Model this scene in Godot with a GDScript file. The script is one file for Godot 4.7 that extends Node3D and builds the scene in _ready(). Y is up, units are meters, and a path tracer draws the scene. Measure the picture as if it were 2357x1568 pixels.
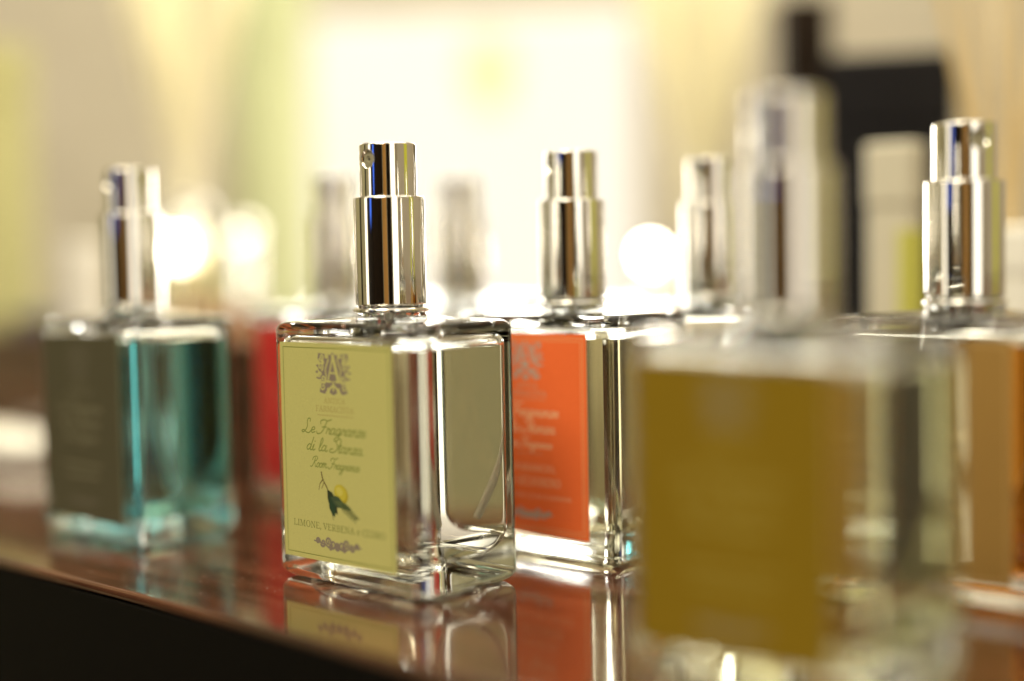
extends Node3D
# Room-spray bottles on a polished dark counter, photographed wide open from close by.

const F_PX := 3274.0          # focal length in pixels of a 2357 x 1568 picture (50 mm on 36 x 24 mm)
const PIC := Vector2(2357, 1568)
const EYE := Vector3(0, 0.0986, 0)
const PITCH := 0.0532
const ROLL := -0.0193
const TURN := 0.824 - PI / 2  # the counter edge and all the bottles share this turn
const MAIN := Vector3(-0.0378, 0, -0.4477)

const BW := 0.0682            # bottle width, depth, height of the glass body
const BD := 0.0432
const BH := 0.0816

var cam_right: Vector3
var cam_up: Vector3
var cam_fwd: Vector3
var along: Vector3            # along the counter edge, away to the back left
var inward: Vector3           # from the edge towards the back right
var used := {}
var M := {}

# ---------------------------------------------------------------- helpers
func lin(r: float, g: float, b: float, a := 1.0) -> Color:
	var c := Color(r, g, b, a).linear_to_srgb()
	c.a = a
	return c

func at(px: float, py: float, depth: float) -> Vector3:
	return EYE + (cam_right * (px - PIC.x / 2) / F_PX - cam_up * (py - PIC.y / 2) / F_PX + cam_fwd) * depth

func spot(px: float, py: float, depth: float, y := 0.0) -> Vector3:
	var p := at(px, py, depth)
	return Vector3(p.x, y, p.z)

func uv_at(u: float, v: float, y := 0.0) -> Vector3:
	var p := MAIN + along * u + inward * v
	return Vector3(p.x, y, p.z)

func numbered(called: String) -> String:
	var n: int = used.get(called, 0)
	used[called] = n + 1
	return called if n == 0 else "%s_%03d" % [called, n]

func thing(called: String, label: String, category: String, where := Vector3.ZERO, turn := 0.0, group := "") -> Node3D:
	var o := Node3D.new()
	o.name = numbered(called)
	add_child(o)
	o.position = where
	o.rotation.y = turn
	o.set_meta("label", label)
	o.set_meta("category", category)
	if group:
		o.set_meta("group", group)
	return o

func part(called: String, mesh: Mesh, m, parent: Node3D, where := Vector3.ZERO) -> MeshInstance3D:
	var o := MeshInstance3D.new()
	o.name = called
	o.mesh = mesh
	if m is Array:
		for i in m.size():
			o.set_surface_override_material(i, m[i])
	else:
		o.material_override = m
	o.position = where
	parent.add_child(o, true)
	return o

func struct(called: String, mesh: Mesh, m: Material, where := Vector3.ZERO, turn := 0.0) -> MeshInstance3D:
	var o := part(called, mesh, m, self, where)
	o.rotation.y = turn
	o.set_meta("kind", "structure")
	return o

# A mesh collector: triangles turn themselves so that they face along their normals.
class Shape:
	var v := PackedVector3Array()
	var n := PackedVector3Array()
	var t := PackedVector2Array()
	var ix := PackedInt32Array()
	func add(p: Vector3, m: Vector3, w := Vector2.ZERO) -> int:
		v.append(p); n.append(m); t.append(w)
		return v.size() - 1
	func tri(a: int, b: int, c: int) -> void:
		var g := (v[b] - v[a]).cross(v[c] - v[a])
		if g.length_squared() < 1e-22:
			return
		if g.dot(n[a] + n[b] + n[c]) > 0:
			ix.append_array(PackedInt32Array([a, c, b]))
		else:
			ix.append_array(PackedInt32Array([a, b, c]))
	func quad(a: int, b: int, c: int, d: int) -> void:
		tri(a, b, c)
		tri(a, c, d)
	func flat(p: Array) -> void:      # a convex polygon given with its normal's side counter-clockwise
		var m: Vector3 = (p[1] - p[0]).cross(p[2] - p[0]).normalized()
		var first := v.size()
		for q in p:
			add(q, m)
		for i in range(1, p.size() - 1):
			tri(first, first + i, first + i + 1)
	func into(mesh: ArrayMesh) -> ArrayMesh:
		var a := []
		a.resize(Mesh.ARRAY_MAX)
		a[Mesh.ARRAY_VERTEX] = v
		a[Mesh.ARRAY_NORMAL] = n
		a[Mesh.ARRAY_TEX_UV] = t
		a[Mesh.ARRAY_INDEX] = ix
		mesh.add_surface_from_arrays(Mesh.PRIMITIVE_TRIANGLES, a)
		return mesh
	func mesh() -> ArrayMesh:
		return into(ArrayMesh.new())

# A box with chamfered edges, standing on y = 0 unless centred.
func chamfer_box(size: Vector3, c: float, centred := false) -> ArrayMesh:
	var s := Shape.new()
	var h := size / 2
	var lift := Vector3.ZERO if centred else Vector3(0, h.y, 0)
	for axis in 3:
		for sg in [-1.0, 1.0]:
			var a := (axis + 1) % 3
			var b := (axis + 2) % 3
			var p := []
			for k in [[-1, -1], [1, -1], [1, 1], [-1, 1]]:
				var q := Vector3.ZERO
				q[axis] = h[axis] * sg
				q[a] = (h[a] - c) * k[0]
				q[b] = (h[b] - c) * k[1]
				p.append(q + lift)
			if sg < 0:
				p.reverse()
			s.flat(p)
		var a2 := (axis + 1) % 3
		var b2 := (axis + 2) % 3
		for sa in [-1.0, 1.0]:
			for sb in [-1.0, 1.0]:
				var p2 := []
				for k in [[-1, 0], [1, 0], [1, 1], [-1, 1]]:
					var q := Vector3.ZERO
					q[axis] = (h[axis] - c) * k[0]
					q[a2] = (h[a2] - (c if k[1] else 0.0)) * sa
					q[b2] = (h[b2] - (0.0 if k[1] else c)) * sb
					p2.append(q + lift)
				var m: Vector3 = (p2[1] - p2[0]).cross(p2[2] - p2[0])
				var out := Vector3.ZERO
				out[a2] = sa
				out[b2] = sb
				if m.dot(out) < 0:
					p2.reverse()
				s.flat(p2)
	for x in [-1.0, 1.0]:
		for y in [-1.0, 1.0]:
			for z in [-1.0, 1.0]:
				var d := Vector3(x, y, z)
				var p3 := [Vector3(h.x * x, (h.y - c) * y, (h.z - c) * z), Vector3((h.x - c) * x, h.y * y, (h.z - c) * z), Vector3((h.x - c) * x, (h.y - c) * y, h.z * z)]
				if (p3[1] - p3[0]).cross(p3[2] - p3[0]).dot(d) < 0:
					p3.reverse()
				for i in 3:
					p3[i] += lift
				s.flat(p3)
	return s.mesh()

# Profile points [r, y] from bottom to top, turned round the y axis; edges sharper than 35 degrees stay sharp.
func lathe(profile: Array, segs := 64) -> ArrayMesh:
	var s := Shape.new()
	var nn := []
	for i in profile.size() - 1:
		var d: Vector2 = (profile[i + 1] - profile[i]).normalized()
		nn.append(Vector2(d.y, -d.x))
	for i in profile.size() - 1:
		var n0: Vector2 = nn[i]
		var n1: Vector2 = nn[i]
		if i > 0 and nn[i - 1].dot(nn[i]) > 0.8:
			n0 = (nn[i - 1] + nn[i]).normalized()
		if i < nn.size() - 1 and nn[i + 1].dot(nn[i]) > 0.8:
			n1 = (nn[i + 1] + nn[i]).normalized()
		var first := s.v.size()
		for k in segs + 1:
			var a := TAU * k / segs
			var e := Vector3(sin(a), 0, cos(a))
			for w in [[profile[i], n0], [profile[i + 1], n1]]:
				s.add(e * w[0].x + Vector3(0, w[0].y, 0), e * w[1].x + Vector3(0, w[1].y, 0), Vector2(float(k) / segs, w[0].y))
		for k in segs:
			var j := first + 2 * k
			s.quad(j, j + 2, j + 3, j + 1)
	return s.mesh()

func arc(c: Vector2, r: float, from_deg: float, to_deg: float, n := 6) -> Array:
	var p := []
	for i in n + 1:
		var a := deg_to_rad(lerpf(from_deg, to_deg, float(i) / n))
		p.append(c + Vector2(cos(a), sin(a)) * r)
	return p

# Points and outward normals of a rounded rectangle, always the same count so that rings can be joined.
func ring(hw: float, hd: float, r: float) -> Array:
	r = minf(r, minf(hw, hd) - 1e-5)
	var pts := []
	var nor := []
	var corner := [[1, 1, 0.0], [-1, 1, 90.0], [-1, -1, 180.0], [1, -1, 270.0]]
	for q in 4:
		var c: Array = corner[q]
		var mid := Vector2((hw - r) * c[0], (hd - r) * c[1])
		for i in 9:
			var a := deg_to_rad(c[2] + 90.0 * i / 8)
			var e := Vector2(cos(a), sin(a))
			pts.append(mid + e * r)
			nor.append(e)
		var nx: Array = corner[(q + 1) % 4]
		var to: Vector2 = Vector2((hw - r) * nx[0], (hd - r) * nx[1]) + nor[-1] * r
		for i in range(1, 6):
			pts.append(pts[q * 14 + 8].lerp(to, i / 6.0))
			nor.append(nor[q * 14 + 8])
	return [pts, nor]

# rows: [y, half width, half depth, corner radius, upward share of the normal, 1 = a circle]; side +1 faces out, -1 faces in.
func loft(s: Shape, rows: Array, side: float) -> void:
	var before := -1
	var count := 56
	for row in rows:
		var rg := ring(row[1], row[2], row[3])
		var first := s.v.size()
		for i in count:
			var p: Vector2 = rg[0][i]
			var n: Vector2 = rg[1][i]
			if row.size() > 5:
				n = p.normalized()
				p = n * row[1]
			var up: float = row[4]
			var f := sqrt(maxf(0.0, 1.0 - up * up))
			s.add(Vector3(p.x, row[0], p.y), Vector3(n.x * f, up, n.y * f) * side)
		if before >= 0:
			for i in count:
				var j := (i + 1) % count
				s.quad(before + i, before + j, first + j, first + i)
		before = first

func lid(s: Shape, row: Array, normal: Vector3, rise := 0.0) -> void:
	var rg := ring(row[1], row[2], row[3])
	var first := s.v.size()
	var mid := s.add(Vector3(0, row[0] + rise, 0), normal)
	for i in 56:
		var p: Vector2 = rg[0][i]
		if row.size() > 5:
			p = p.normalized() * row[1]
		s.add(Vector3(p.x, row[0], p.y), normal)
	for i in 56:
		s.tri(mid, first + 1 + i, first + 1 + (i + 1) % 56)

# A tube along points.
func tube(pts: Array, r: float, sides := 10, taper := 1.0) -> ArrayMesh:
	var s := Shape.new()
	var before := -1
	for i in pts.size():
		var d: Vector3 = (pts[mini(i + 1, pts.size() - 1)] - pts[maxi(i - 1, 0)]).normalized()
		var x := d.cross(Vector3(0.31, 0.2, 0.93)).normalized()
		var y := d.cross(x)
		var rr := r * lerpf(1.0, taper, float(i) / (pts.size() - 1))
		var first := s.v.size()
		for k in sides:
			var e := x * cos(TAU * k / sides) + y * sin(TAU * k / sides)
			s.add(pts[i] + e * rr, e)
		if before >= 0:
			for k in sides:
				s.quad(before + k, before + (k + 1) % sides, first + (k + 1) % sides, first + k)
		before = first
		if i == 0 or i == pts.size() - 1:
			var m := -d if i == 0 else d
			var c := s.add(pts[i], m)
			for k in sides:
				s.add(s.v[first + k], m)
			for k in sides:
				s.tri(c, c + 1 + k, c + 1 + (k + 1) % sides)
	return s.mesh()

# ---------------------------------------------------------------- materials
func solid(c: Color, rough := 0.6, spec := 0.5, metal := 0.0) -> StandardMaterial3D:
	var m := StandardMaterial3D.new()
	m.albedo_color = c
	m.roughness = rough
	m.metallic_specular = spec
	m.metallic = metal
	return m

func clear(c: Color, ior: float) -> StandardMaterial3D:
	var m := StandardMaterial3D.new()
	m.transparency = BaseMaterial3D.TRANSPARENCY_ALPHA
	m.albedo_color = Color(c.r, c.g, c.b, 0.0)
	m.roughness = 0.0
	m.refraction_enabled = true
	m.refraction_scale = (ior - 1.0) / 10.0
	return m

func glow(c: Color, power: float) -> StandardMaterial3D:
	var m := solid(Color(c.r * 0.5, c.g * 0.5, c.b * 0.5), 0.5)
	m.emission_enabled = true
	m.emission = c
	m.emission_energy_multiplier = power
	return m

func noise_tex(seed_no: int, freq: float, colors: Array, size := 512, stretch := false) -> NoiseTexture2D:
	var n := FastNoiseLite.new()
	n.seed = seed_no
	n.noise_type = FastNoiseLite.TYPE_SIMPLEX_SMOOTH
	n.frequency = freq
	n.fractal_octaves = 5
	if stretch:
		n.domain_warp_enabled = true
		n.domain_warp_amplitude = 20.0
	var t := NoiseTexture2D.new()
	t.noise = n
	t.width = size
	t.height = size
	t.seamless = true
	var g := Gradient.new()
	g.offsets = PackedFloat32Array([0.2, 0.5, 0.8])
	g.colors = PackedColorArray(colors)
	t.color_ramp = g
	return t

func make_materials() -> void:
	M.glass = clear(lin(0.97, 0.99, 0.975), 1.5)
	M.air_in_glass = clear(lin(0.99, 1.0, 0.99), 1.5)
	M.chrome = solid(lin(0.94, 0.91, 0.85), 0.035, 0.5, 1.0)
	M.chrome.roughness_texture = noise_tex(77, 0.02, [Color(0.5, 0.5, 0.5), Color(0.75, 0.75, 0.75), Color(1, 1, 1)], 256)
	M.chrome.uv1_triplanar = true
	M.chrome.uv1_scale = Vector3(30, 30, 30)
	M.chrome.roughness = 0.06
	M.insert = solid(lin(0.34, 0.31, 0.20), 0.6, 0.3)
	M.orifice = solid(lin(0.02, 0.02, 0.015), 0.6)
	M.tube = solid(lin(0.72, 0.70, 0.62), 0.35)
	M.tube.backlight_enabled = true
	M.tube.backlight = lin(0.6, 0.58, 0.5)
	M.paper_back = solid(lin(0.44, 0.43, 0.28), 0.7)
	# polished mahogany
	M.table = solid(Color.WHITE, 0.07, 0.72)
	M.table.albedo_texture = noise_tex(11, 0.012, [lin(0.036, 0.012, 0.006), lin(0.060, 0.020, 0.010), lin(0.095, 0.034, 0.017)], 1024, true)
	M.table.uv1_triplanar = true
	M.table.uv1_scale = Vector3(0.8, 2.0, 7.0)
	M.table.roughness_texture = noise_tex(5, 0.03, [Color(0.55, 0.55, 0.55), Color(0.8, 0.8, 0.8), Color(1, 1, 1)], 512)
	M.table.roughness = 0.14
	M.table.clearcoat_enabled = true
	M.table.clearcoat = 0.6
	M.table.clearcoat_roughness = 0.07
	M.apron = solid(lin(0.0035, 0.0028, 0.002), 0.55, 0.2)
	M.dark_wood = solid(lin(0.026, 0.017, 0.011), 0.65, 0.15)
	M.dark_wood.albedo_texture = noise_tex(23, 0.02, [Color(0.6, 0.6, 0.6), Color(0.85, 0.85, 0.85), Color(1, 1, 1)], 512, true)
	M.dark_wood.uv1_triplanar = true
	M.dark_wood.uv1_scale = Vector3(1.0, 6.0, 1.0)
	M.reed = solid(lin(0.80, 0.74, 0.52), 0.7)
	M.reed_brown = solid(lin(0.66, 0.50, 0.25), 0.7)
	M.wall = solid(Color.WHITE, 0.85)
	M.wall.albedo_texture = noise_tex(41, 0.02, [lin(0.47, 0.42, 0.33), lin(0.51, 0.455, 0.36), lin(0.54, 0.485, 0.385)], 512)
	M.wall.uv1_triplanar = true
	M.khaki = solid(lin(0.50, 0.47, 0.30), 0.85)
	M.cream = solid(lin(0.76, 0.70, 0.56), 0.75)
	M.white_card = solid(lin(0.78, 0.75, 0.68), 0.55)
	M.floor = solid(lin(0.22, 0.15, 0.09), 0.6)

# ---------------------------------------------------------------- label print
class Print:
	var im: Image
	var w: int
	var h: int
	func _init(ww: int, hh: int, ground: Color) -> void:
		w = ww
		h = hh
		im = Image.create(w, h, false, Image.FORMAT_RGBA8)
		im.fill(ground)
	func dot(p: Vector2, r: float, c: Color) -> void:
		for y in range(maxi(0, int(p.y - r - 1)), mini(h, int(p.y + r + 2))):
			for x in range(maxi(0, int(p.x - r - 1)), mini(w, int(p.x + r + 2))):
				var k := clampf(r + 0.5 - Vector2(x + 0.5, y + 0.5).distance_to(p), 0.0, 1.0)
				if k > 0.0:
					im.set_pixel(x, y, im.get_pixel(x, y).lerp(c, k))
	func line(pts: Array, r0: float, r1: float, c: Color) -> void:     # points in label shares
		var q := []
		for p in pts:
			q.append(Vector2(p.x * w, p.y * h))
		for i in q.size() - 1:
			var n := maxi(1, int(q[i].distance_to(q[i + 1]) / maxf(0.6, minf(r0, r1) * 0.6)))
			for k in n + 1:
				var f: float = (i + float(k) / n) / (q.size() - 1)
				dot(q[i].lerp(q[i + 1], float(k) / n), lerpf(r0, r1, f), c)
	func curve(pts: Array, r0: float, r1: float, c: Color) -> void:
		line(smooth(pts), r0, r1, c)
	static func smooth(pts: Array) -> Array:
		var out := []
		for i in pts.size() - 1:
			var a: Vector2 = pts[maxi(i - 1, 0)]
			var d: Vector2 = pts[mini(i + 2, pts.size() - 1)]
			for k in 6:
				out.append(pts[i].cubic_interpolate(pts[i + 1], a, d, k / 6.0))
		out.append(pts[-1])
		return out
	func spiral(c: Vector2, r: float, start: float, turns: float, width: float, col: Color) -> void:
		var p := []
		for i in 25:
			var f := i / 24.0
			var a := start + TAU * turns * f
			var rr := r * (1.0 - 0.85 * f)
			p.append(c + Vector2(cos(a) * rr, sin(a) * rr * w / h))
		line(p, width, width * 0.7, col)
	func blob(pts: Array, c: Color) -> void:          # filled polygon
		var poly := PackedVector2Array()
		for p in pts:
			poly.append(Vector2(p.x * w, p.y * h))
		var ids := Geometry2D.triangulate_polygon(poly)
		for i in range(0, ids.size(), 3):
			fill(poly[ids[i]], poly[ids[i + 1]], poly[ids[i + 2]], c)
	func fill(a: Vector2, b: Vector2, d: Vector2, c: Color) -> void:
		var lo := a.min(b).min(d).floor()
		var hi := a.max(b).max(d).ceil()
		var area := (b - a).cross(d - a)
		if absf(area) < 1e-6:
			return
		for y in range(maxi(0, int(lo.y)), mini(h, int(hi.y) + 1)):
			for x in range(maxi(0, int(lo.x)), mini(w, int(hi.x) + 1)):
				var p := Vector2(x + 0.5, y + 0.5)
				var u := (b - a).cross(p - a) / area
				var v := (p - a).cross(d - a) / area
				if u >= -0.001 and v >= -0.001 and u + v <= 1.002:
					im.set_pixel(x, y, c)
	func text(what: String, font: Font, box: Rect2, c: Color) -> void:     # fitted into a box, in label shares
		var t := TextMesh.new()
		t.text = what
		t.font = font
		t.font_size = 64
		t.depth = 0.02
		t.pixel_size = 0.01
		t.curve_step = 2.0
		var a := t.get_mesh_arrays()
		var v: PackedVector3Array = a[Mesh.ARRAY_VERTEX]
		var ix: PackedInt32Array = a[Mesh.ARRAY_INDEX] if a[Mesh.ARRAY_INDEX] != null else PackedInt32Array(range(v.size()))
		var lo := Vector2(1e9, 1e9)
		var hi := -lo
		for p in v:
			lo = lo.min(Vector2(p.x, p.y))
			hi = hi.max(Vector2(p.x, p.y))
		var put := func(p: Vector3) -> Vector2:
			return Vector2((box.position.x + (p.x - lo.x) / (hi.x - lo.x) * box.size.x) * w, (box.position.y + (hi.y - p.y) / (hi.y - lo.y) * box.size.y) * h)
		for i in range(0, ix.size(), 3):
			var p := v[ix[i]]
			if p.z > 0.005 and v[ix[i + 1]].z > 0.005 and v[ix[i + 2]].z > 0.005:
				fill(put.call(p), put.call(v[ix[i + 1]]), put.call(v[ix[i + 2]]), c)

# A slanting pen hand: strokes of each letter (x-height 1, baseline 0), and how far to move on.
var pen := {
	"e": [[[0, .4, .45, .6, .4, .95, .15, .9, .02, .4, .2, .02, .62, .22]], .6],
	"r": [[[0, .1, .15, 1.0, .25, .8, .5, .88, .42, .4, .5, .03, .7, .18]], .66],
	"a": [[[.55, .85, .25, 1, 0, .5, .1, .05, .4, .2, .58, .95], [.58, .95, .5, .2, .65, 0, .85, .2]], .8],
	"g": [[[.55, .85, .25, 1, 0, .5, .1, .05, .4, .2, .58, .95], [.58, .95, .48, -.5, .15, -1.05, -.1, -.75, .4, -.1, .85, .2]], .8],
	"n": [[[0, .75, .12, .98, .08, 0], [.08, .45, .4, 1, .52, .8, .45, .2, .6, 0, .8, .2]], .78],
	"m": [[[0, .75, .12, .98, .08, 0], [.08, .45, .38, 1, .48, .8, .42, 0], [.42, .45, .74, 1, .84, .8, .78, .2, .92, 0, 1.12, .2]], 1.1],
	"z": [[[0, .8, .22, 1, .5, .92, .05, .08, .3, .03, .62, .18]], .62],
	"c": [[[.45, .8, .25, 1, 0, .5, .15, .02, .52, .2]], .5],
	"o": [[[.3, 1, .02, .6, .12, .03, .42, .1, .5, .7, .3, 1, .45, .82, .66, .85]], .62],
	"d": [[[.55, .85, .25, 1, 0, .5, .1, .05, .4, .2, .58, .95], [.72, 2.2, .52, .3, .65, 0, .85, .2]], .8],
	"i": [[[0, .45, .15, .98, .08, .2, .2, 0, .42, .2], [.2, 1.5, .22, 1.55]], .4],
	"l": [[[0, .3, .36, 1.6, .28, 2.2, .12, 1.8, .05, .2, .2, 0, .44, .2]], .43],
	"t": [[[0, .5, .2, 1.75, .1, .2, .22, 0, .44, .2], [-.08, 1.12, .4, 1.18]], .43],
	"L": [[[.8, 1.85, .72, 2.3, .42, 2.25, .38, 1.7, .5, 1.0, .32, .3, .02, -.02, -.2, .18, .1, .36, .5, .02, .9, -.05, 1.15, .3]], 1.2],
	"F": [[[.95, 2.1, .65, .7, .3, .05, -.15, -.05, -.3, .3], [.1, 1.6, .05, 2.05, .5, 2.3, 1.0, 2.15, 1.55, 2.4], [.4, 1.05, .7, 1.15, 1.05, 1.1]], 1.15],
	"S": [[[1.15, 1.8, 1.1, 2.25, .7, 2.3, .5, 1.75, .8, 1.1, .75, .4, .35, -.03, -.15, .05, -.15, .45, .2, .55]], 1.0],
	"R": [[[.6, 2.0, .4, .8, .1, .02, -.25, .05], [0, 1.5, .15, 2.1, .75, 2.35, 1.1, 1.95, .8, 1.35, .5, 1.2, .75, .6, .95, .02, 1.25, .25]], 1.2],
}

func script_line(pr: Print, what: String, x: float, y: float, width: float, xh: float, r: float, c: Color) -> void:
	var total := 0.0
	for ch in what:
		total += pen[ch][1] if pen.has(ch) else 0.55
	var k := width / total
	var pos := 0.0
	for ch in what:
		if pen.has(ch):
			for st in pen[ch][0]:
				var p := []
				for i in range(0, st.size(), 2):
					p.append(Vector2(x + (pos + st[i]) * k + st[i + 1] * xh * 0.42, y - st[i + 1] * xh))
				pr.curve(p, r, r, c)
			pos += pen[ch][1]
		else:
			pos += 0.55

# The crest: a block of scrolls and acanthus leaves with a letter A standing clear in it.
func crest(pr: Print, mid: Vector2, w: float, h: float, ink: Color, ground: Color) -> void:
	var rng := RandomNumberGenerator.new()
	rng.seed = 7
	var edge := []
	var left := [Vector2(-.42, -.5), Vector2(-.44, -.36), Vector2(-.34, -.24), Vector2(-.5, -.2), Vector2(-.42, -.12), Vector2(-.52, -.03), Vector2(-.42, .03), Vector2(-.5, .12), Vector2(-.36, .16), Vector2(-.38, .3), Vector2(-.4, .46), Vector2(-.26, .5), Vector2(-.16, .44), Vector2(0, .52)]
	for p in left:
		edge.append(mid + Vector2(p.x * w, p.y * h))
	for i in range(left.size() - 2, -1, -1):
		edge.append(mid + Vector2(-left[i].x * w, left[i].y * h))
	edge.append(mid + Vector2(0.06 * w, -0.46 * h))
	edge.append(mid + Vector2(0, -0.53 * h))
	edge.append(mid + Vector2(-0.06 * w, -0.46 * h))
	pr.blob(edge, ink)
	var lw: float = w * pr.w * 0.017
	for sx in [-1.0, 1.0]:
		for q in [[.33, -.4, .07, 0.5], [.36, -.17, .08, 2.0], [.4, .04, .06, 3.4], [.29, .13, .08, 0.2], [.3, .32, .09, 4.0], [.15, .4, .05, 1.0], [.19, -.42, .05, 2.5], [.3, -.28, .04, 1.1]]:
			pr.spiral(mid + Vector2(q[0] * w * sx, q[1] * h), q[2] * w, q[3] if sx > 0 else PI - q[3], 1.35 * sx, lw, ground)
		pr.curve([mid + Vector2(sx * .13 * w, -.34 * h), mid + Vector2(sx * .22 * w, -.1 * h), mid + Vector2(sx * .2 * w, .1 * h), mid + Vector2(sx * .27 * w, .24 * h)], lw, lw * 0.7, ground)
		pr.curve([mid + Vector2(sx * .46 * w, -.1 * h), mid + Vector2(sx * .4 * w, -.02 * h), mid + Vector2(sx * .46 * w, .08 * h)], lw, lw * 0.7, ground)
		pr.curve([mid + Vector2(sx * .04 * w, .3 * h), mid + Vector2(sx * .1 * w, .37 * h), mid + Vector2(sx * .2 * w, .46 * h)], lw * 1.3, lw, ground)
	# the letter
	var a0 := mid + Vector2(0, -.43 * h)
	pr.line([a0, mid + Vector2(-.15 * w, .17 * h)], lw * 1.1, lw * 1.1, ground)
	pr.line([a0, mid + Vector2(.15 * w, .17 * h)], lw * 2.4, lw * 2.4, ground)
	pr.line([mid + Vector2(-.08 * w, -.02 * h), mid + Vector2(.1 * w, -.02 * h)], lw, lw, ground)
	pr.line([mid + Vector2(-.2 * w, .19 * h), mid + Vector2(-.07 * w, .19 * h)], lw * 1.2, lw * 1.2, ground)
	pr.line([mid + Vector2(.07 * w, .19 * h), mid + Vector2(.22 * w, .19 * h)], lw * 1.2, lw * 1.2, ground)
	pr.line([mid + Vector2(0, .2 * h), mid + Vector2(0, .4 * h)], lw * 1.3, lw * 1.3, ground)

func flourish(pr: Print, mid: Vector2, w: float, ink: Color) -> void:
	var lw: float = w * pr.w * 0.018
	for sx in [-1.0, 1.0]:
		for q in [[.1, 0.0, .07, 0.3], [.2, -.02, .06, 3.0], [.31, .0, .055, 0.6], [.42, -.012, .045, 3.3], [.15, .028, .04, 1.4]]:
			pr.spiral(mid + Vector2(q[0] * w * sx, q[1] * w), q[2] * w, q[3] if sx > 0 else PI - q[3], 1.2 * sx, lw, ink)
		pr.curve([mid, mid + Vector2(sx * .14 * w, .05 * w), mid + Vector2(sx * .28 * w, .01 * w), mid + Vector2(sx * .5 * w, -.01 * w)], lw, lw * 0.6, ink)
	pr.dot(Vector2(mid.x * pr.w, (mid.y + .02 * w) * pr.h), lw * 3.5, ink)

func leaf(pr: Print, a: Vector2, b: Vector2, width: float, c: Color) -> void:
	var d := b - a
	var s := Vector2(-d.y, d.x).normalized() * width
	pr.blob([a, a + d * .25 + s * .75, a + d * .5 + s, a + d * .78 + s * .6, b, a + d * .78 - s * .6, a + d * .5 - s, a + d * .25 - s * .75], c)

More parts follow.
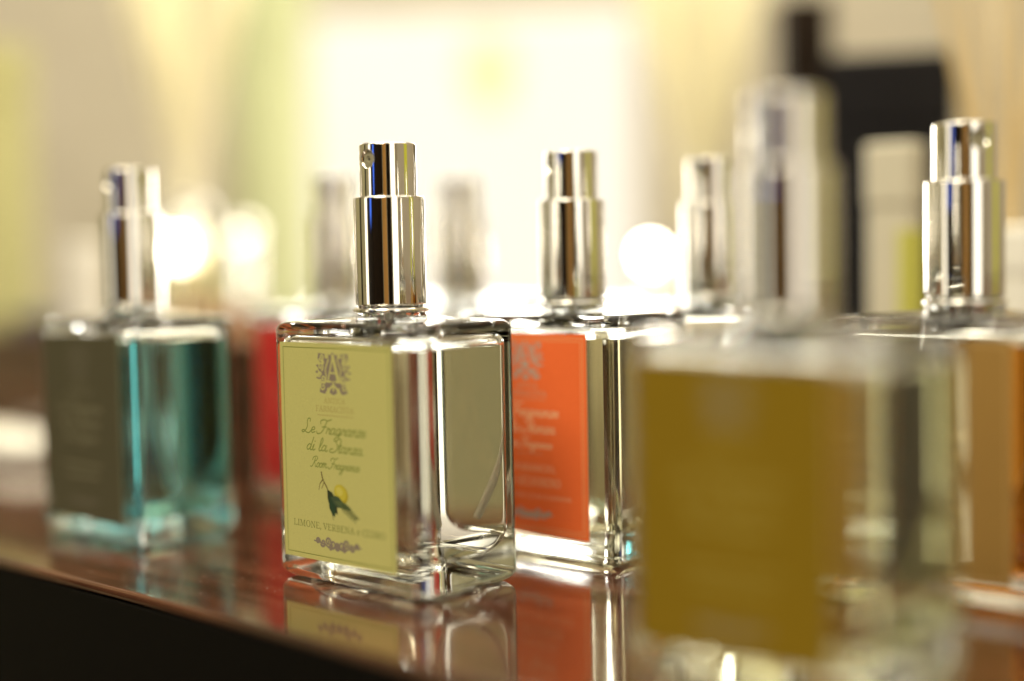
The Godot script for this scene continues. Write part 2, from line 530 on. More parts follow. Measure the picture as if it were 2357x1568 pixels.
func label_print(kind: String) -> ImageTexture:
	var serif := SystemFont.new()
	serif.font_names = PackedStringArray(["Droid Serif"])
	var sans := SystemFont.new()
	sans.font_names = PackedStringArray(["Droid Sans"])
	var ground: Color
	var ink: Color
	var hand: Color
	var small: Color
	var frame: Color
	match kind:
		"lemon":
			ground = lin(0.54, 0.51, 0.18); ink = lin(0.25, 0.20, 0.15); hand = lin(0.23, 0.26, 0.06); small = lin(0.40, 0.31, 0.10); frame = lin(0.20, 0.22, 0.04)
		"orange":
			ground = lin(0.97, 0.18, 0.048); ink = lin(0.52, 0.40, 0.33); hand = lin(0.95, 0.55, 0.32); small = lin(0.60, 0.36, 0.24); frame = lin(0.92, 0.45, 0.20)
		"grey":
			ground = lin(0.085, 0.075, 0.042); ink = lin(0.12, 0.105, 0.07); hand = lin(0.20, 0.18, 0.11); small = lin(0.18, 0.16, 0.10); frame = lin(0.11, 0.1, 0.06)
		"olive":
			ground = lin(0.25, 0.155, 0.008); ink = lin(0.27, 0.21, 0.10); hand = lin(0.36, 0.27, 0.05); small = lin(0.33, 0.24, 0.04); frame = lin(0.19, 0.12, 0.01)
		"tan":
			ground = lin(0.32, 0.185, 0.05); ink = lin(0.40, 0.25, 0.11); hand = lin(0.52, 0.33, 0.13); small = lin(0.50, 0.31, 0.12); frame = lin(0.56, 0.36, 0.15)
		"cream":
			ground = lin(0.62, 0.54, 0.36); ink = lin(0.4, 0.33, 0.2); hand = lin(0.4, 0.33, 0.2); small = lin(0.45, 0.38, 0.24); frame = lin(0.4, 0.33, 0.2)
		"red":
			ground = lin(0.50, 0.030, 0.026); ink = lin(0.5, 0.12, 0.08); hand = lin(0.7, 0.2, 0.12); small = lin(0.6, 0.14, 0.1); frame = lin(0.7, 0.15, 0.1)
	var big := kind in ["lemon", "orange"]
	var pr := Print.new(896 if big else 320, 1152 if big else 411, ground)
	var px := pr.w / 896.0
	# paper grain
	var rng := RandomNumberGenerator.new()
	rng.seed = 99
	for i in int(9000 * px * px) + 200:
		var k := rng.randf_range(-0.025, 0.025)
		pr.dot(Vector2(rng.randf() * pr.w, rng.randf() * pr.h), rng.randf_range(1.0, 4.0) * px, Color(ground.r + k, ground.g + k, ground.b + k * 0.6))
	var b0 := [Vector2(.03, .022), Vector2(.97, .022), Vector2(.97, .978), Vector2(.03, .978), Vector2(.03, .022)]
	pr.line(b0, 2.2 * px, 2.2 * px, frame)
	if kind == "orange":
		pr.line([Vector2(.05, .038), Vector2(.95, .038), Vector2(.95, .962), Vector2(.05, .962), Vector2(.05, .038)], 1.6 * px, 1.6 * px, frame)
	crest(pr, Vector2(.49, .137), .31, .185, ink, ground)
	pr.text("ANTICA", serif, Rect2(.40, .246, .19, .026), small)
	pr.text("FARMACISTA", serif, Rect2(.325, .283, .34, .028), small)
	pr.line([Vector2(.34, .327), Vector2(.66, .327)], 1.6 * px, 1.6 * px, small)
	script_line(pr, "Le Fragranze", .20, .412, .56, .028, 3.2 * px, hand)
	script_line(pr, "di la Stanza", .23, .492, .50, .027, 3.2 * px, hand)
	script_line(pr, "Room Fragrance", .27, .568, .43, .021, 2.6 * px, hand)
	if kind == "lemon":
		var dark := lin(0.035, 0.045, 0.02)
		var twig := lin(0.10, 0.065, 0.02)
		pr.curve([Vector2(.36, .59), Vector2(.375, .625), Vector2(.41, .66), Vector2(.44, .715), Vector2(.47, .76)], 4.0, 3.0, twig)
		pr.curve([Vector2(.37, .625), Vector2(.345, .645), Vector2(.335, .672)], 3.0, 1.5, twig)
		pr.curve([Vector2(.38, .64), Vector2(.36, .665)], 2.5, 1.5, twig)
		var lemon := []
		for i in 24:
			var a := TAU * i / 24
			lemon.append(Vector2(.535, .678) + Vector2(cos(a) * .062 + sin(a) * .012, sin(a) * .043))
		pr.blob(lemon, lin(0.42, 0.34, 0.03))
		for i in 24:
			lemon[i] = Vector2(.528, .672) + (lemon[i] - Vector2(.535, .678)) * 0.84
		pr.blob(lemon, lin(0.54, 0.46, 0.05))
		for i in 24:
			lemon[i] = Vector2(.52, .667) + (lemon[i] - Vector2(.528, .672)) * 0.55
		pr.blob(lemon, lin(0.60, 0.53, 0.10))
		leaf(pr, Vector2(.41, .665), Vector2(.50, .775), .034, dark)
		leaf(pr, Vector2(.43, .69), Vector2(.475, .79), .028, lin(0.03, 0.06, 0.03))
		leaf(pr, Vector2(.44, .70), Vector2(.57, .735), .026, lin(0.06, 0.09, 0.045))
		leaf(pr, Vector2(.47, .715), Vector2(.63, .745), .016, lin(0.09, 0.12, 0.05))
		for i in 15:
			var f := i / 14.0
			var p := Vector2(.54, .728).lerp(Vector2(.66, .782), f)
			pr.line([p, p + Vector2(.035, -.012 + .01 * f)], 2.2, 1.0, lin(0.07, 0.09, 0.03))
			pr.line([p, p + Vector2(-.002, .028 - .008 * f)], 2.2, 1.0, lin(0.08, 0.10, 0.035))
		pr.line([Vector2(.45, .775), Vector2(.462, .802)], 2.5, 1.0, dark)
		pr.text("LIMONE, VERBENA e CEDRO", serif, Rect2(.09, .822, .82, .038), lin(0.20, 0.21, 0.055))
		flourish(pr, Vector2(.49, .915), .42, ink)
	else:
		pr.line([Vector2(.40, .597), Vector2(.62, .597)], 1.4 * px, 1.4 * px, small)
		if kind == "orange":
			pr.text("FIORI d'ARANCIO,", serif, Rect2(.17, .65, .56, .042), hand)
			pr.text("LILLA e GELSOMINO", serif, Rect2(.15, .715, .62, .042), hand)
			pr.text("ORANGE BLOSSOM, LILAC & JASMINE", serif, Rect2(.06, .80, .80, .026), hand)
		else:
			pr.line([Vector2(.26, .70), Vector2(.74, .70)], 7 * px, 7 * px, hand)
			pr.line([Vector2(.30, .76), Vector2(.70, .76)], 7 * px, 7 * px, hand)
		flourish(pr, Vector2(.5, .90), .40, ink)
	return ImageTexture.create_from_image(pr.im)

# ---------------------------------------------------------------- the bottle
var glass_mesh: ArrayMesh
var shoulder_mesh: ArrayMesh
var liquid_mesh: ArrayMesh
var label_mesh: ArrayMesh
var sleeve_mesh: ArrayMesh
var actuator_mesh: ArrayMesh
var collar_mesh: ArrayMesh
var insert_mesh: ArrayMesh
var orifice_mesh: ArrayMesh
var tube_mesh: ArrayMesh

const LEVEL := 0.0738     # height of the liquid

func build_bottle_meshes() -> void:
	var hw := BW / 2
	var hd := BD / 2
	var cr := 0.0048
	# outside of the glass: foot, walls, shoulder, neck
	var rows := []
	for q in arc(Vector2(0.0042, 0.0036), 1.0, 270, 180, 10):
		var e: Vector2 = q - Vector2(0.0042, 0.0036)      # an elliptic foot, 4.2 mm wide and 3.6 mm high
		var nrm := Vector2(e.x / 0.0042, e.y / 0.0036).normalized()
		rows.append([0.0036 + e.y * 0.0036, hw - 0.0042 * (1.0 + e.x), hd - 0.0042 * (1.0 + e.x), cr + 0.0012 * (1.0 + e.x), nrm.y])
	for q in arc(Vector2(0.0029, BH - 0.0029), 0.0029, 180, 90, 9):
		var up: float = minf(0.998, (q.y - BH + 0.0029) / 0.0029)
		rows.append([q.y, hw - q.x, hd - q.x, cr + q.x * 0.3, up])
	rows.append([BH + 0.0012, 0.0132, 0.0132, 0.0132, 0.993, 1])
	rows.append([BH + 0.0014, 0.0122, 0.0122, 0.0122, 0.93, 1])
	rows.append([BH + 0.0018, 0.0112, 0.0112, 0.0112, 0.75, 1])
	rows.append([BH + 0.0030, 0.0103, 0.0103, 0.0103, 0.2, 1])
	rows.append([BH + 0.0090, 0.0103, 0.0103, 0.0103, 0.0, 1])
	var s := Shape.new()
	loft(s, rows, 1.0)
	lid(s, rows[0], Vector3.DOWN, 0.0008)
	lid(s, rows[-1], Vector3.UP)
	glass_mesh = s.mesh()
	# the cavity: a thick rounded floor, walls of 3 mm, rounded under the shoulder, then the bore of the neck
	var t := 0.0025
	var cw := hw - t
	var cd := hd - t
	var ir := 0.0062
	var floor_y := 0.0088
	var low := []
	var br := 0.0095
	for q in arc(Vector2(br, floor_y + br), br, 270, 180, 10):
		low.append([q.y - 0.0012 * q.x / br * 0.0, cw - q.x, cd - q.x, ir + q.x * 0.1, -(floor_y + br - q.y) / br])
	low.append([LEVEL, cw, cd, ir, 0.0])
	s = Shape.new()
	loft(s, low, -1.0)          # the wall between glass and liquid faces the liquid
	lid(s, low[0], Vector3.UP, -0.0009)
	var both := s.into(ArrayMesh.new())
	s = Shape.new()
	lid(s, low[-1], Vector3.UP) # the free surface faces the air
	liquid_mesh = s.into(both)
	var high := [low[-1]]
	var top := BH - 0.0040
	var tr := 0.0034
	for q in arc(Vector2(tr, top - tr), tr, 180, 90, 7):
		high.append([q.y, cw - q.x, cd - q.x, ir + q.x * 0.2, (q.y - top + tr) / tr])
	high.append([top + 0.0003, 0.0075, 0.0075, 0.0075, 0.98, 1])
	high.append([top + 0.0016, 0.0066, 0.0066, 0.0066, 0.2, 1])
	high.append([BH + 0.0085, 0.0066, 0.0066, 0.0066, 0.0, 1])
	s = Shape.new()
	loft(s, high, -1.0)
	lid(s, high[-1], Vector3.DOWN)
	shoulder_mesh = s.mesh()
	# the label, a sheet of paper on the front face
	label_mesh = ArrayMesh.new()
	s = Shape.new()
	var x0 := -0.0289
	var x1 := 0.0236
	var y0 := 0.0073
	var y1 := 0.0753
	var z := hd + 0.00022
	var a := s.add(Vector3(x0, y0, z), Vector3.BACK, Vector2(0, 1))
	s.add(Vector3(x1, y0, z), Vector3.BACK, Vector2(1, 1))
	s.add(Vector3(x1, y1, z), Vector3.BACK, Vector2(1, 0))
	s.add(Vector3(x0, y1, z), Vector3.BACK, Vector2(0, 0))
	s.quad(a, a + 1, a + 2, a + 3)
	s.into(label_mesh)
	s = Shape.new()
	var zb := hd + 0.00006
	s.flat([Vector3(x0, y0, zb), Vector3(x0, y1, zb), Vector3(x1, y1, zb), Vector3(x1, y0, zb)])
	s.flat([Vector3(x0, y0, zb), Vector3(x0, y0, z), Vector3(x0, y1, z), Vector3(x0, y1, zb)])
	s.flat([Vector3(x1, y0, z), Vector3(x1, y0, zb), Vector3(x1, y1, zb), Vector3(x1, y1, z)])
	s.flat([Vector3(x0, y1, z), Vector3(x1, y1, z), Vector3(x1, y1, zb), Vector3(x0, y1, zb)])
	s.flat([Vector3(x0, y0, zb), Vector3(x1, y0, zb), Vector3(x1, y0, z), Vector3(x0, y0, z)])
	s.into(label_mesh)
	# chrome: collar ring, sleeve, push button with a pit for the nozzle
	collar_mesh = lathe([Vector2(0.0104, 0.0840), Vector2(0.0112, 0.0841)] + arc(Vector2(0.0112, 0.0849), 0.0008, -90, 90, 6) + [Vector2(0.0104, 0.0858)], 72)
	sleeve_mesh = lathe([Vector2(0.0100, 0.0866), Vector2(0.0106, 0.0865)] + arc(Vector2(0.0107, 0.0870), 0.0005, -80, 0, 4) + [Vector2(0.0112, 0.1196)] + arc(Vector2(0.0106, 0.1196), 0.0006, 10, 85, 5) + [Vector2(0.0102, 0.1202), Vector2(0.0092, 0.1200), Vector2(0.0090, 0.1190)], 96)
	actuator_mesh = build_actuator()
	insert_mesh = lathe([Vector2(0.0025, -0.0006), Vector2(0.0025, 0.0000), Vector2(0.0022, 0.0002), Vector2(0.0010, 0.00025), Vector2(0.0008, 0.0000), Vector2(0.0005, 0.0000)], 32)
	orifice_mesh = lathe([Vector2(0.0006, -0.0003), Vector2(0.0004, -0.00005), Vector2(0.0, 0.0)], 16)
	# dip tube, bent towards the near right corner of the floor
	var pts := []
	for i in 17:
		var f := i / 16.0
		pts.append(Vector3(-0.0145 * f * f, lerpf(0.0835, 0.0150, f), 0.004 * sin(f * PI) - 0.0125 * pow(f, 1.6)))
	tube_mesh = tube(pts, 0.0016, 14)

func build_actuator() -> ArrayMesh:
	# a cylinder with a fine grid whose points round the nozzle are pushed in
	var s := Shape.new()
	var r := 0.0089
	var y0 := 0.1185
	var y1 := 0.1368
	var pit := Vector2(0.0, 0.1318)
	var seg := 240
	var col := 84
	var prof := []
	for j in col + 1:
		prof.append([r, lerpf(y0, y1 - 0.0007, float(j) / col), 0.0])
	for q in arc(Vector2(r - 0.0007, y1 - 0.0007), 0.0007, 15, 90, 5):
		prof.append([q.x, q.y, (q.y - y1 + 0.0007) / 0.0007])
	var before := -1
	for row in prof:
		var first := s.v.size()
		for k in seg:
			var a := TAU * k / seg
			var e := Vector3(sin(a), 0, cos(a))
			var aa := a if a < PI else a - TAU
			var off := Vector2(aa * r, row[1] - pit.y)
			var d := off.length()
			var depth := 0.0
			var n := Vector3(e.x * sqrt(1 - row[2] * row[2]), row[2], e.z * sqrt(1 - row[2] * row[2]))
			if absf(aa) < 1.2 and d < 0.0032 and row[2] == 0.0:
				var f := clampf((0.0030 - d) / 0.0008, 0.0, 1.0)
				depth = 0.0012 * f * f * (3 - 2 * f)
				var slope := 0.0012 * 6 * f * (1 - f) / 0.0008
				if d > 1e-6:
					var tang := Vector3(cos(a), 0, -sin(a)) * off.x / d + Vector3(0, off.y / d, 0)
					n = (n - tang * slope).normalized()
			s.add(e * (row[0] - depth) + Vector3(0, row[1], 0), n)
		if before >= 0:
			for k in seg:
				s.quad(before + k, before + (k + 1) % seg, first + (k + 1) % seg, first + k)
		before = first
	var c := s.add(Vector3(0, y1, 0), Vector3.UP)
	for k in seg:
		s.add(s.v[before + k], Vector3.UP)
	for k in seg:
		s.tri(c, c + 1 + k, c + 1 + (k + 1) % seg)
	return s.mesh()

func bottle(where: Vector3, label: String, print_kind: String, liquid: Color, cap_turn := 0.0, back := Color(0, 0, 0, 0)) -> Node3D:
	var b := thing("spray_bottle", label, "bottle", where + Vector3(0, 0.0003, 0), TURN, "square glass room spray bottles standing in rows on the counter")
	part("glass", glass_mesh, M.glass, b)
	part("inner_shoulder", shoulder_mesh, M.air_in_glass, b)
	part("liquid", liquid_mesh, [clear(liquid, 1.065), clear(liquid, 1.36)], b)
	var paper := solid(Color.WHITE, 0.6, 0.25)
	paper.albedo_texture = label_print(print_kind)
	paper.texture_repeat = false
	part("label", label_mesh, [paper, M.paper_back], b)
	var tb := part("dip_tube", tube_mesh, M.tube, b)
	tb.rotation.y = 0.0
	part("collar_ring", collar_mesh, M.chrome, b)
	part("sleeve", sleeve_mesh, M.chrome, b)
	var act := part("spray_button", actuator_mesh, M.chrome, b)
	act.rotation.y = cap_turn
	var ins := part("nozzle", insert_mesh, M.insert, act, Vector3(0, 0.1318, 0.00775))
	ins.rotation.x = PI / 2
	part("orifice", orifice_mesh, M.orifice, ins)
	return b

# ---------------------------------------------------------------- other things
func carton(called: String, label: String, category: String, where: Vector3, size: Vector3, m: Material, turn := TURN) -> Node3D:
	var o := thing(called, label, category, where + Vector3(0, 0.0003, 0), turn)
	part("box", chamfer_box(Vector3(size.x, size.y * 0.82, size.z), 0.0012), m, o)
	part("lid", chamfer_box(Vector3(size.x + 0.0012, size.y * 0.18, size.z + 0.0012), 0.0012), m, o, Vector3(0, size.y * 0.82 + 0.0002, 0))
	return o

func diffuser(label: String, where: Vector3, neck: float, tips: Array, liquid: Color, reed: Material, seed_no: int, body := 0.058) -> Node3D:
	# a square bottle with a narrow neck, and sticks that lean out of it
	var o := thing("reed_diffuser", label, "diffuser", where + Vector3(0, 0.0003, 0), TURN)
	var h := neck - 0.012
	var rows := []
	for q in [[0.0, 0.003, -0.9], [0.003, 0.0, 0.0], [h - 0.006, 0.0, 0.0], [h - 0.001, 0.004, 0.7]]:
		rows.append([q[0], body / 2 - q[1], body / 2 - q[1], 0.005, q[2]])
	rows.append([h, 0.013, 0.013, 0.013, 0.9, 1])
	rows.append([h + 0.002, 0.011, 0.011, 0.011, 0.0, 1])
	rows.append([neck, 0.011, 0.011, 0.011, 0.0, 1])
	var s := Shape.new()
	loft(s, rows, 1.0)
	lid(s, rows[0], Vector3.DOWN)
	# inside of the bottle, open at the neck
	var inner := []
	for q in [[0.006, 0.006, -0.9], [0.010, 0.003, 0.0], [h - 0.009, 0.003, 0.0], [h - 0.005, 0.008, 0.7]]:
		inner.append([q[0], body / 2 - q[1], body / 2 - q[1], 0.005, q[2]])
	inner.append([h - 0.003, 0.010, 0.010, 0.010, 0.9, 1])
	inner.append([neck, 0.009, 0.009, 0.009, 0.0, 1])
	loft(s, inner, -1.0)
	lid(s, inner[0], Vector3.UP)
	loft(s, [[neck, 0.009, 0.009, 0.009, 1.0, 1], [neck, 0.011, 0.011, 0.011, 1.0, 1]], 1.0)
	part("glass", s.mesh(), M.glass, o)
	var lm := Shape.new()
	var lq := [[0.0064, body / 2 - 0.0066, body / 2 - 0.0066, 0.005, -0.9], [0.0104, body / 2 - 0.0034, body / 2 - 0.0034, 0.005, 0.0], [h * 0.6, body / 2 - 0.0034, body / 2 - 0.0034, 0.005, 0.0]]
	loft(lm, lq, 1.0)
	lid(lm, lq[0], Vector3.DOWN)
	lid(lm, lq[-1], Vector3.UP)
	part("oil", lm.mesh(), clear(liquid, 1.4), o)
	part("collar", lathe([Vector2(0.0114, neck - 0.009), Vector2(0.0128, neck - 0.0088), Vector2(0.0128, neck - 0.001), Vector2(0.0122, neck - 0.0004), Vector2(0.0114, neck - 0.0004)], 40), M.chrome, o)
	var rng := RandomNumberGenerator.new()
	rng.seed = seed_no
	for tip in tips:
		var top: Vector3 = o.to_local(tip)
		var mouth := Vector3(rng.randf_range(-0.005, 0.005), neck, rng.randf_range(-0.005, 0.005))
		var dir := (top - mouth).normalized()
		var low := mouth - dir * ((neck - 0.016) / maxf(dir.y, 0.3))
		var lim := body / 2 - 0.008
		low.x = clampf(low.x, -lim, lim)
		low.z = clampf(low.z, -lim, lim)
		part("reed", tube([low, mouth, top], 0.0024, 8), reed, o)
	return o

func lamp_light(size: Vector2, where: Vector3, towards: Vector3, c: Color, energy: float, called: String) -> void:
	var l := AreaLight3D.new()
	l.name = called
	l.area_size = size
	l.light_color = c
	l.light_energy = energy
	l.shadow_enabled = true
	l.area_range = 8.0
	add_child(l)
	l.look_at_from_position(where, towards, Vector3.UP if absf((towards - where).normalized().y) < 0.95 else Vector3.FORWARD)

func fill_panel(label: String, size: Vector2, where: Vector3, towards: Vector3, c: Color, energy: float, seen: float) -> Node3D:  # an added light panel, never in view
	var o := thing("fill_panel", label, "lamp", where)
	o.look_at_from_position(where, towards, Vector3.UP if absf((towards - where).normalized().y) < 0.95 else Vector3.FORWARD)
	part("housing", chamfer_box(Vector3(size.x + 0.03, size.y + 0.03, 0.03), 0.004, true), solid(lin(0.5, 0.5, 0.48), 0.5), o, Vector3(0, 0, 0.016))
	part("lit_diffuser", chamfer_box(Vector3(size.x, size.y, 0.006), 0.001, true), glow(c, seen), o, Vector3(0, 0, -0.003))
	lamp_light(size, where + (towards - where).normalized() * 0.012, towards, c, energy, "fill_panel_light")
	return o

func spot_lamp(label: String, where: Vector3, towards: Vector3, c: Color, energy: float) -> void:
	var o := thing("ceiling_spot", label, "lamp", where, 0.0, "round ceiling spot lamps")
	o.look_at_from_position(where, towards, Vector3.FORWARD)
	part("can", lathe([Vector2(0.050, -0.05), Vector2(0.056, -0.05), Vector2(0.056, 0.10), Vector2(0.0, 0.10)], 32), solid(lin(0.6, 0.6, 0.58), 0.4), o).rotation.x = PI / 2
	var sp := SphereMesh.new()
	sp.radius = 0.022
	sp.height = 0.044
	part("lit_bulb", sp, glow(c, 20.0), o)
	var l := SpotLight3D.new()
	l.name = "ceiling_spot_light"
	l.light_color = c
	l.light_energy = energy
	l.light_size = 0.02
	l.spot_angle = 40.0
	l.spot_angle_attenuation = 0.4
	l.spot_range = 6.0
	l.shadow_enabled = true
	add_child(l, true)
	l.look_at_from_position(where, towards, Vector3.FORWARD)

func _ready() -> void:
	# ------------------------------------------------ camera
	cam_fwd = Vector3(0, -sin(PITCH), -cos(PITCH))
	var up0 := Vector3.RIGHT.cross(cam_fwd)
	cam_right = Vector3.RIGHT * cos(ROLL) + up0 * sin(ROLL)
	cam_up = cam_right.cross(cam_fwd)
	along = Vector3(-sin(0.824), 0, -cos(0.824))
	inward = Vector3(cos(0.824), 0, -sin(0.824))
	var cam := Camera3D.new()
	cam.name = "camera"
	cam.transform = Transform3D(Basis(cam_right, cam_up, -cam_fwd), EYE)
	cam.fov = rad_to_deg(2 * atan(PIC.y / 2 / F_PX))
	cam.near = 0.02
	cam.far = 40.0
	var lens := CameraAttributesPhysical.new()
	lens.frustum_focal_length = 12.0 / (PIC.y / 2 / F_PX)
	lens.frustum_focus_distance = 0.447
	lens.frustum_near = 0.02
	lens.frustum_far = 40.0
	lens.exposure_aperture = 1.6
	cam.attributes = lens
	add_child(cam)
	cam.current = true
	# ------------------------------------------------ environment: indoors, no sky
	var env := Environment.new()
	env.background_mode = Environment.BG_COLOR
	env.background_color = Color.BLACK
	env.tonemap_mode = Environment.TONE_MAPPER_LINEAR
	env.tonemap_exposure = 1.38
	env.sdfgi_enabled = true
	env.ssao_enabled = true
	env.ssil_enabled = true
	var we := WorldEnvironment.new()
	we.name = "environment"
	we.environment = env
	add_child(we)

	make_materials()
	# ------------------------------------------------ lamps out of view, the panels added as fill light
	var warm := lin(1.0, 0.92, 0.70)
	fill_panel("added large warm light panel, unseen, over the near side of the counter", Vector2(0.7, 0.5), Vector3(-0.55, 1.25, 0.25), Vector3(-0.05, 0, -0.5), warm, 1.2, 1.5)  # added unseen light for the label fronts
	fill_panel("added very wide glowing panel, unseen, brightening the glass from above", Vector2(2.6, 2.2), Vector3(0.0, 1.62, -0.2), Vector3(0.0, 0, -0.2), lin(1.0, 0.92, 0.74), 1.1, 0.45)  # added overhead glow that brightens the glass
	fill_panel("added wide warm light panel, unseen, washing the wall behind the counter", Vector2(1.6, 0.25), Vector3(0.0, 1.3, -0.95), Vector3(0.0, 0.2, -1.75), warm, 1.25, 1.5)  # added unseen light that brightens the back wall
	for q in [["round ceiling spot lamp behind the counter on the left", Vector3(-0.55, 1.15, -1.0), 0.6], ["round ceiling spot lamp behind the counter on the right", Vector3(0.5, 1.2, -0.95), 0.6], ["round ceiling spot lamp over the near end of the counter", Vector3(0.35, 1.25, 0.1), 0.45]]:
		spot_lamp(q[0], q[1], Vector3(0.0, 0.05, -0.55), warm, q[2])

	# ------------------------------------------------ the room around
	var th := 0.1
	struct("floor", chamfer_box(Vector3(4.4, th, 4.6), 0.002), M.floor, Vector3(0, -0.9 - th, 0))
	struct("ceiling", chamfer_box(Vector3(4.4, th, 4.6), 0.002), M.cream, Vector3(0, 1.7, 0))
	struct("wall_back", chamfer_box(Vector3(4.4, 2.596, th), 0.002), M.wall, Vector3(0, -0.898, -1.85))
	struct("wall_front", chamfer_box(Vector3(4.4, 2.596, th), 0.002), M.cream, Vector3(0, -0.898, 1.85))
	struct("wall_left", chamfer_box(Vector3(th, 2.596, 3.59), 0.002), M.khaki, Vector3(-1.85, -0.898, 0))
	struct("wall_right", chamfer_box(Vector3(th, 2.596, 3.59), 0.002), M.wall, Vector3(1.85, -0.898, 0))

	# ------------------------------------------------ the counter
	var edge_v := -0.0655
	var counter := thing("counter", "polished dark mahogany counter with a rounded front edge and black front", "counter", uv_at(0.0, edge_v), TURN)
	# local x runs to the near right, local z towards the viewer; the top's front edge is rounded
	var s := Shape.new()
	var prof := [Vector2(-1.25, 0.0)] + arc(Vector2(-0.0016, -0.0016), 0.0016, 90, 0, 8) + arc(Vector2(-0.0016, -0.0020), 0.0016, 0, -60, 6) + [Vector2(-0.006, -0.0036)]
	var xa := -1.5
	var xb := 0.95
	for i in prof.size() - 1:
		var p: Vector2 = prof[i]
		var q: Vector2 = prof[i + 1]
		var np := Vector3.UP
		var nq := Vector3.UP
		if i > 0 and i < 9:
			np = Vector3(0, (p.y + 0.0016) / 0.0016, (p.x + 0.0016) / 0.0016)
			nq = Vector3(0, (q.y + 0.0016) / 0.0016, (q.x + 0.0016) / 0.0016)
		elif i == 9:
			np = Vector3.BACK
			nq = Vector3.BACK
		elif i > 9:
			np = Vector3(0, (p.y + 0.0020) / 0.0016, (p.x + 0.0016) / 0.0016).normalized()
			nq = Vector3(0, (q.y + 0.0020) / 0.0016, (q.x + 0.0016) / 0.0016).normalized()
		var a := s.add(Vector3(xa, p.y, p.x), np)
		s.add(Vector3(xb, p.y, p.x), np)
		s.add(Vector3(xb, q.y, q.x), nq)
		s.add(Vector3(xa, q.y, q.x), nq)
		s.quad(a, a + 1, a + 2, a + 3)
	s.flat([Vector3(xa, -0.0036, -0.006), Vector3(xa, -0.0036, -1.25), Vector3(xb, -0.0036, -1.25), Vector3(xb, -0.0036, -0.006)])
	for x in [xa, xb]:
		var pts := []
		for p in prof:
			pts.append(Vector3(x, p.y, p.x))
		pts.append(Vector3(x, -0.0036, -1.25))
		if x > 0:
			pts.reverse()
		s.flat(pts)
	s.flat([Vector3(xb, 0, -1.25), Vector3(xb, -0.0036, -1.25), Vector3(xa, -0.0036, -1.25), Vector3(xa, 0, -1.25)])
	part("top", s.mesh(), M.table, counter)
	part("front_panel", chamfer_box(Vector3(2.4, 0.888, 0.03), 0.0006), M.apron, counter, Vector3(-0.28, -0.8920, -0.0154))

	# ------------------------------------------------ bottles
	build_bottle_meshes()
	bottle(MAIN, "clear glass spray bottle with yellow-green label showing a lemon and LIMONE, VERBENA e CEDRO", "lemon", lin(0.985, 0.97, 0.90))
	bottle(Vector3(0.0215, 0, -0.4926), "clear glass spray bottle with bright orange label and pale lettering", "orange", lin(0.97, 0.94, 0.76), -0.3)
	bottle(Vector3(-0.1427, 0, -0.5365), "spray bottle of teal liquid with a dark grey label", "grey", lin(0.40, 0.86, 0.92))
	bottle(Vector3(0.0654, 0, -0.3350), "spray bottle with plain olive-gold label standing in front of the amber bottle", "olive", lin(0.95, 0.95, 0.72), -0.6)
	bottle(Vector3(0.1327, 0, -0.4160), "spray bottle of amber liquid with a tan brown label", "tan", lin(0.60, 0.24, 0.03), 0.95)
	bottle(Vector3(-0.0735, 0, -0.6050), "spray bottle with a crimson red label between the teal and lemon bottles", "red", lin(0.93, 0.70, 0.50))
	bottle(Vector3(-0.0222, 0, -0.6400), "spray bottle with hidden label directly behind the lemon bottle", "cream", lin(0.95, 0.85, 0.66))
	bottle(Vector3(0.0767, 0, -0.5400), "spray bottle whose silver cap rises behind the orange bottle", "cream", lin(0.95, 0.92, 0.70))

	# fine dust on the polish
	var grain := SphereMesh.new()
	grain.radius = 0.00009
	grain.height = 0.00014
	grain.radial_segments = 6
	grain.rings = 3
	var mm := MultiMesh.new()
	mm.transform_format = MultiMesh.TRANSFORM_3D
	mm.mesh = grain
	mm.instance_count = 1600
	var rng := RandomNumberGenerator.new()
	rng.seed = 2024
	for i in 1600:
		var p := uv_at(rng.randf_range(-0.20, 0.30), rng.randf_range(-0.062, 0.10), 0.00004)
		var k := rng.randf_range(0.5, 1.5)
		mm.set_instance_transform(i, Transform3D(Basis.from_scale(Vector3(k, k * 0.6, k * rng.randf_range(0.6, 2.2))).rotated(Vector3.UP, rng.randf() * TAU), p))
	var dust := MultiMeshInstance3D.new()
	dust.name = "dust"
	dust.multimesh = mm
	dust.material_override = solid(lin(0.42, 0.38, 0.32), 0.9)
	dust.set_meta("kind", "stuff")
	dust.set_meta("label", "fine pale dust specks on the dark polished counter")
	dust.set_meta("category", "dust")
	add_child(dust)

	# ------------------------------------------------ on the left: riser, soap, what stands on the riser
	var riser_h := 0.0640
	var riser := thing("display_riser", "low dark wooden display riser behind the teal bottle", "riser", uv_at(0.20 + 0.4, 0.10 + 0.19, 0.0003), TURN)
	part("front_board", chamfer_box(Vector3(0.8, riser_h - 0.008, 0.012), 0.0008), M.table, riser, Vector3(0, 0, 0.183))
	part("top_board", chamfer_box(Vector3(0.806, 0.008, 0.384), 0.0012), M.table, riser, Vector3(0, riser_h - 0.0078, 0))
	part("end_board", chamfer_box(Vector3(0.012, riser_h - 0.008, 0.35), 0.0008), M.table, riser, Vector3(0.393, 0, 0))
	part("end_board", chamfer_box(Vector3(0.012, riser_h - 0.008, 0.35), 0.0008), M.table, riser, Vector3(-0.393, 0, 0))
	var soap := thing("soap_bar", "white soap bar lying in front of the dark riser", "soap", uv_at(0.405, 0.072, 0.0003), TURN)
	part("bar", chamfer_box(Vector3(0.115, 0.0135, 0.034), 0.004), M.white_card, soap)
	part("paper_band", chamfer_box(Vector3(0.05, 0.0143, 0.0348), 0.004), solid(lin(0.74, 0.69, 0.58), 0.6), soap, Vector3(-0.01, -0.0002, 0))

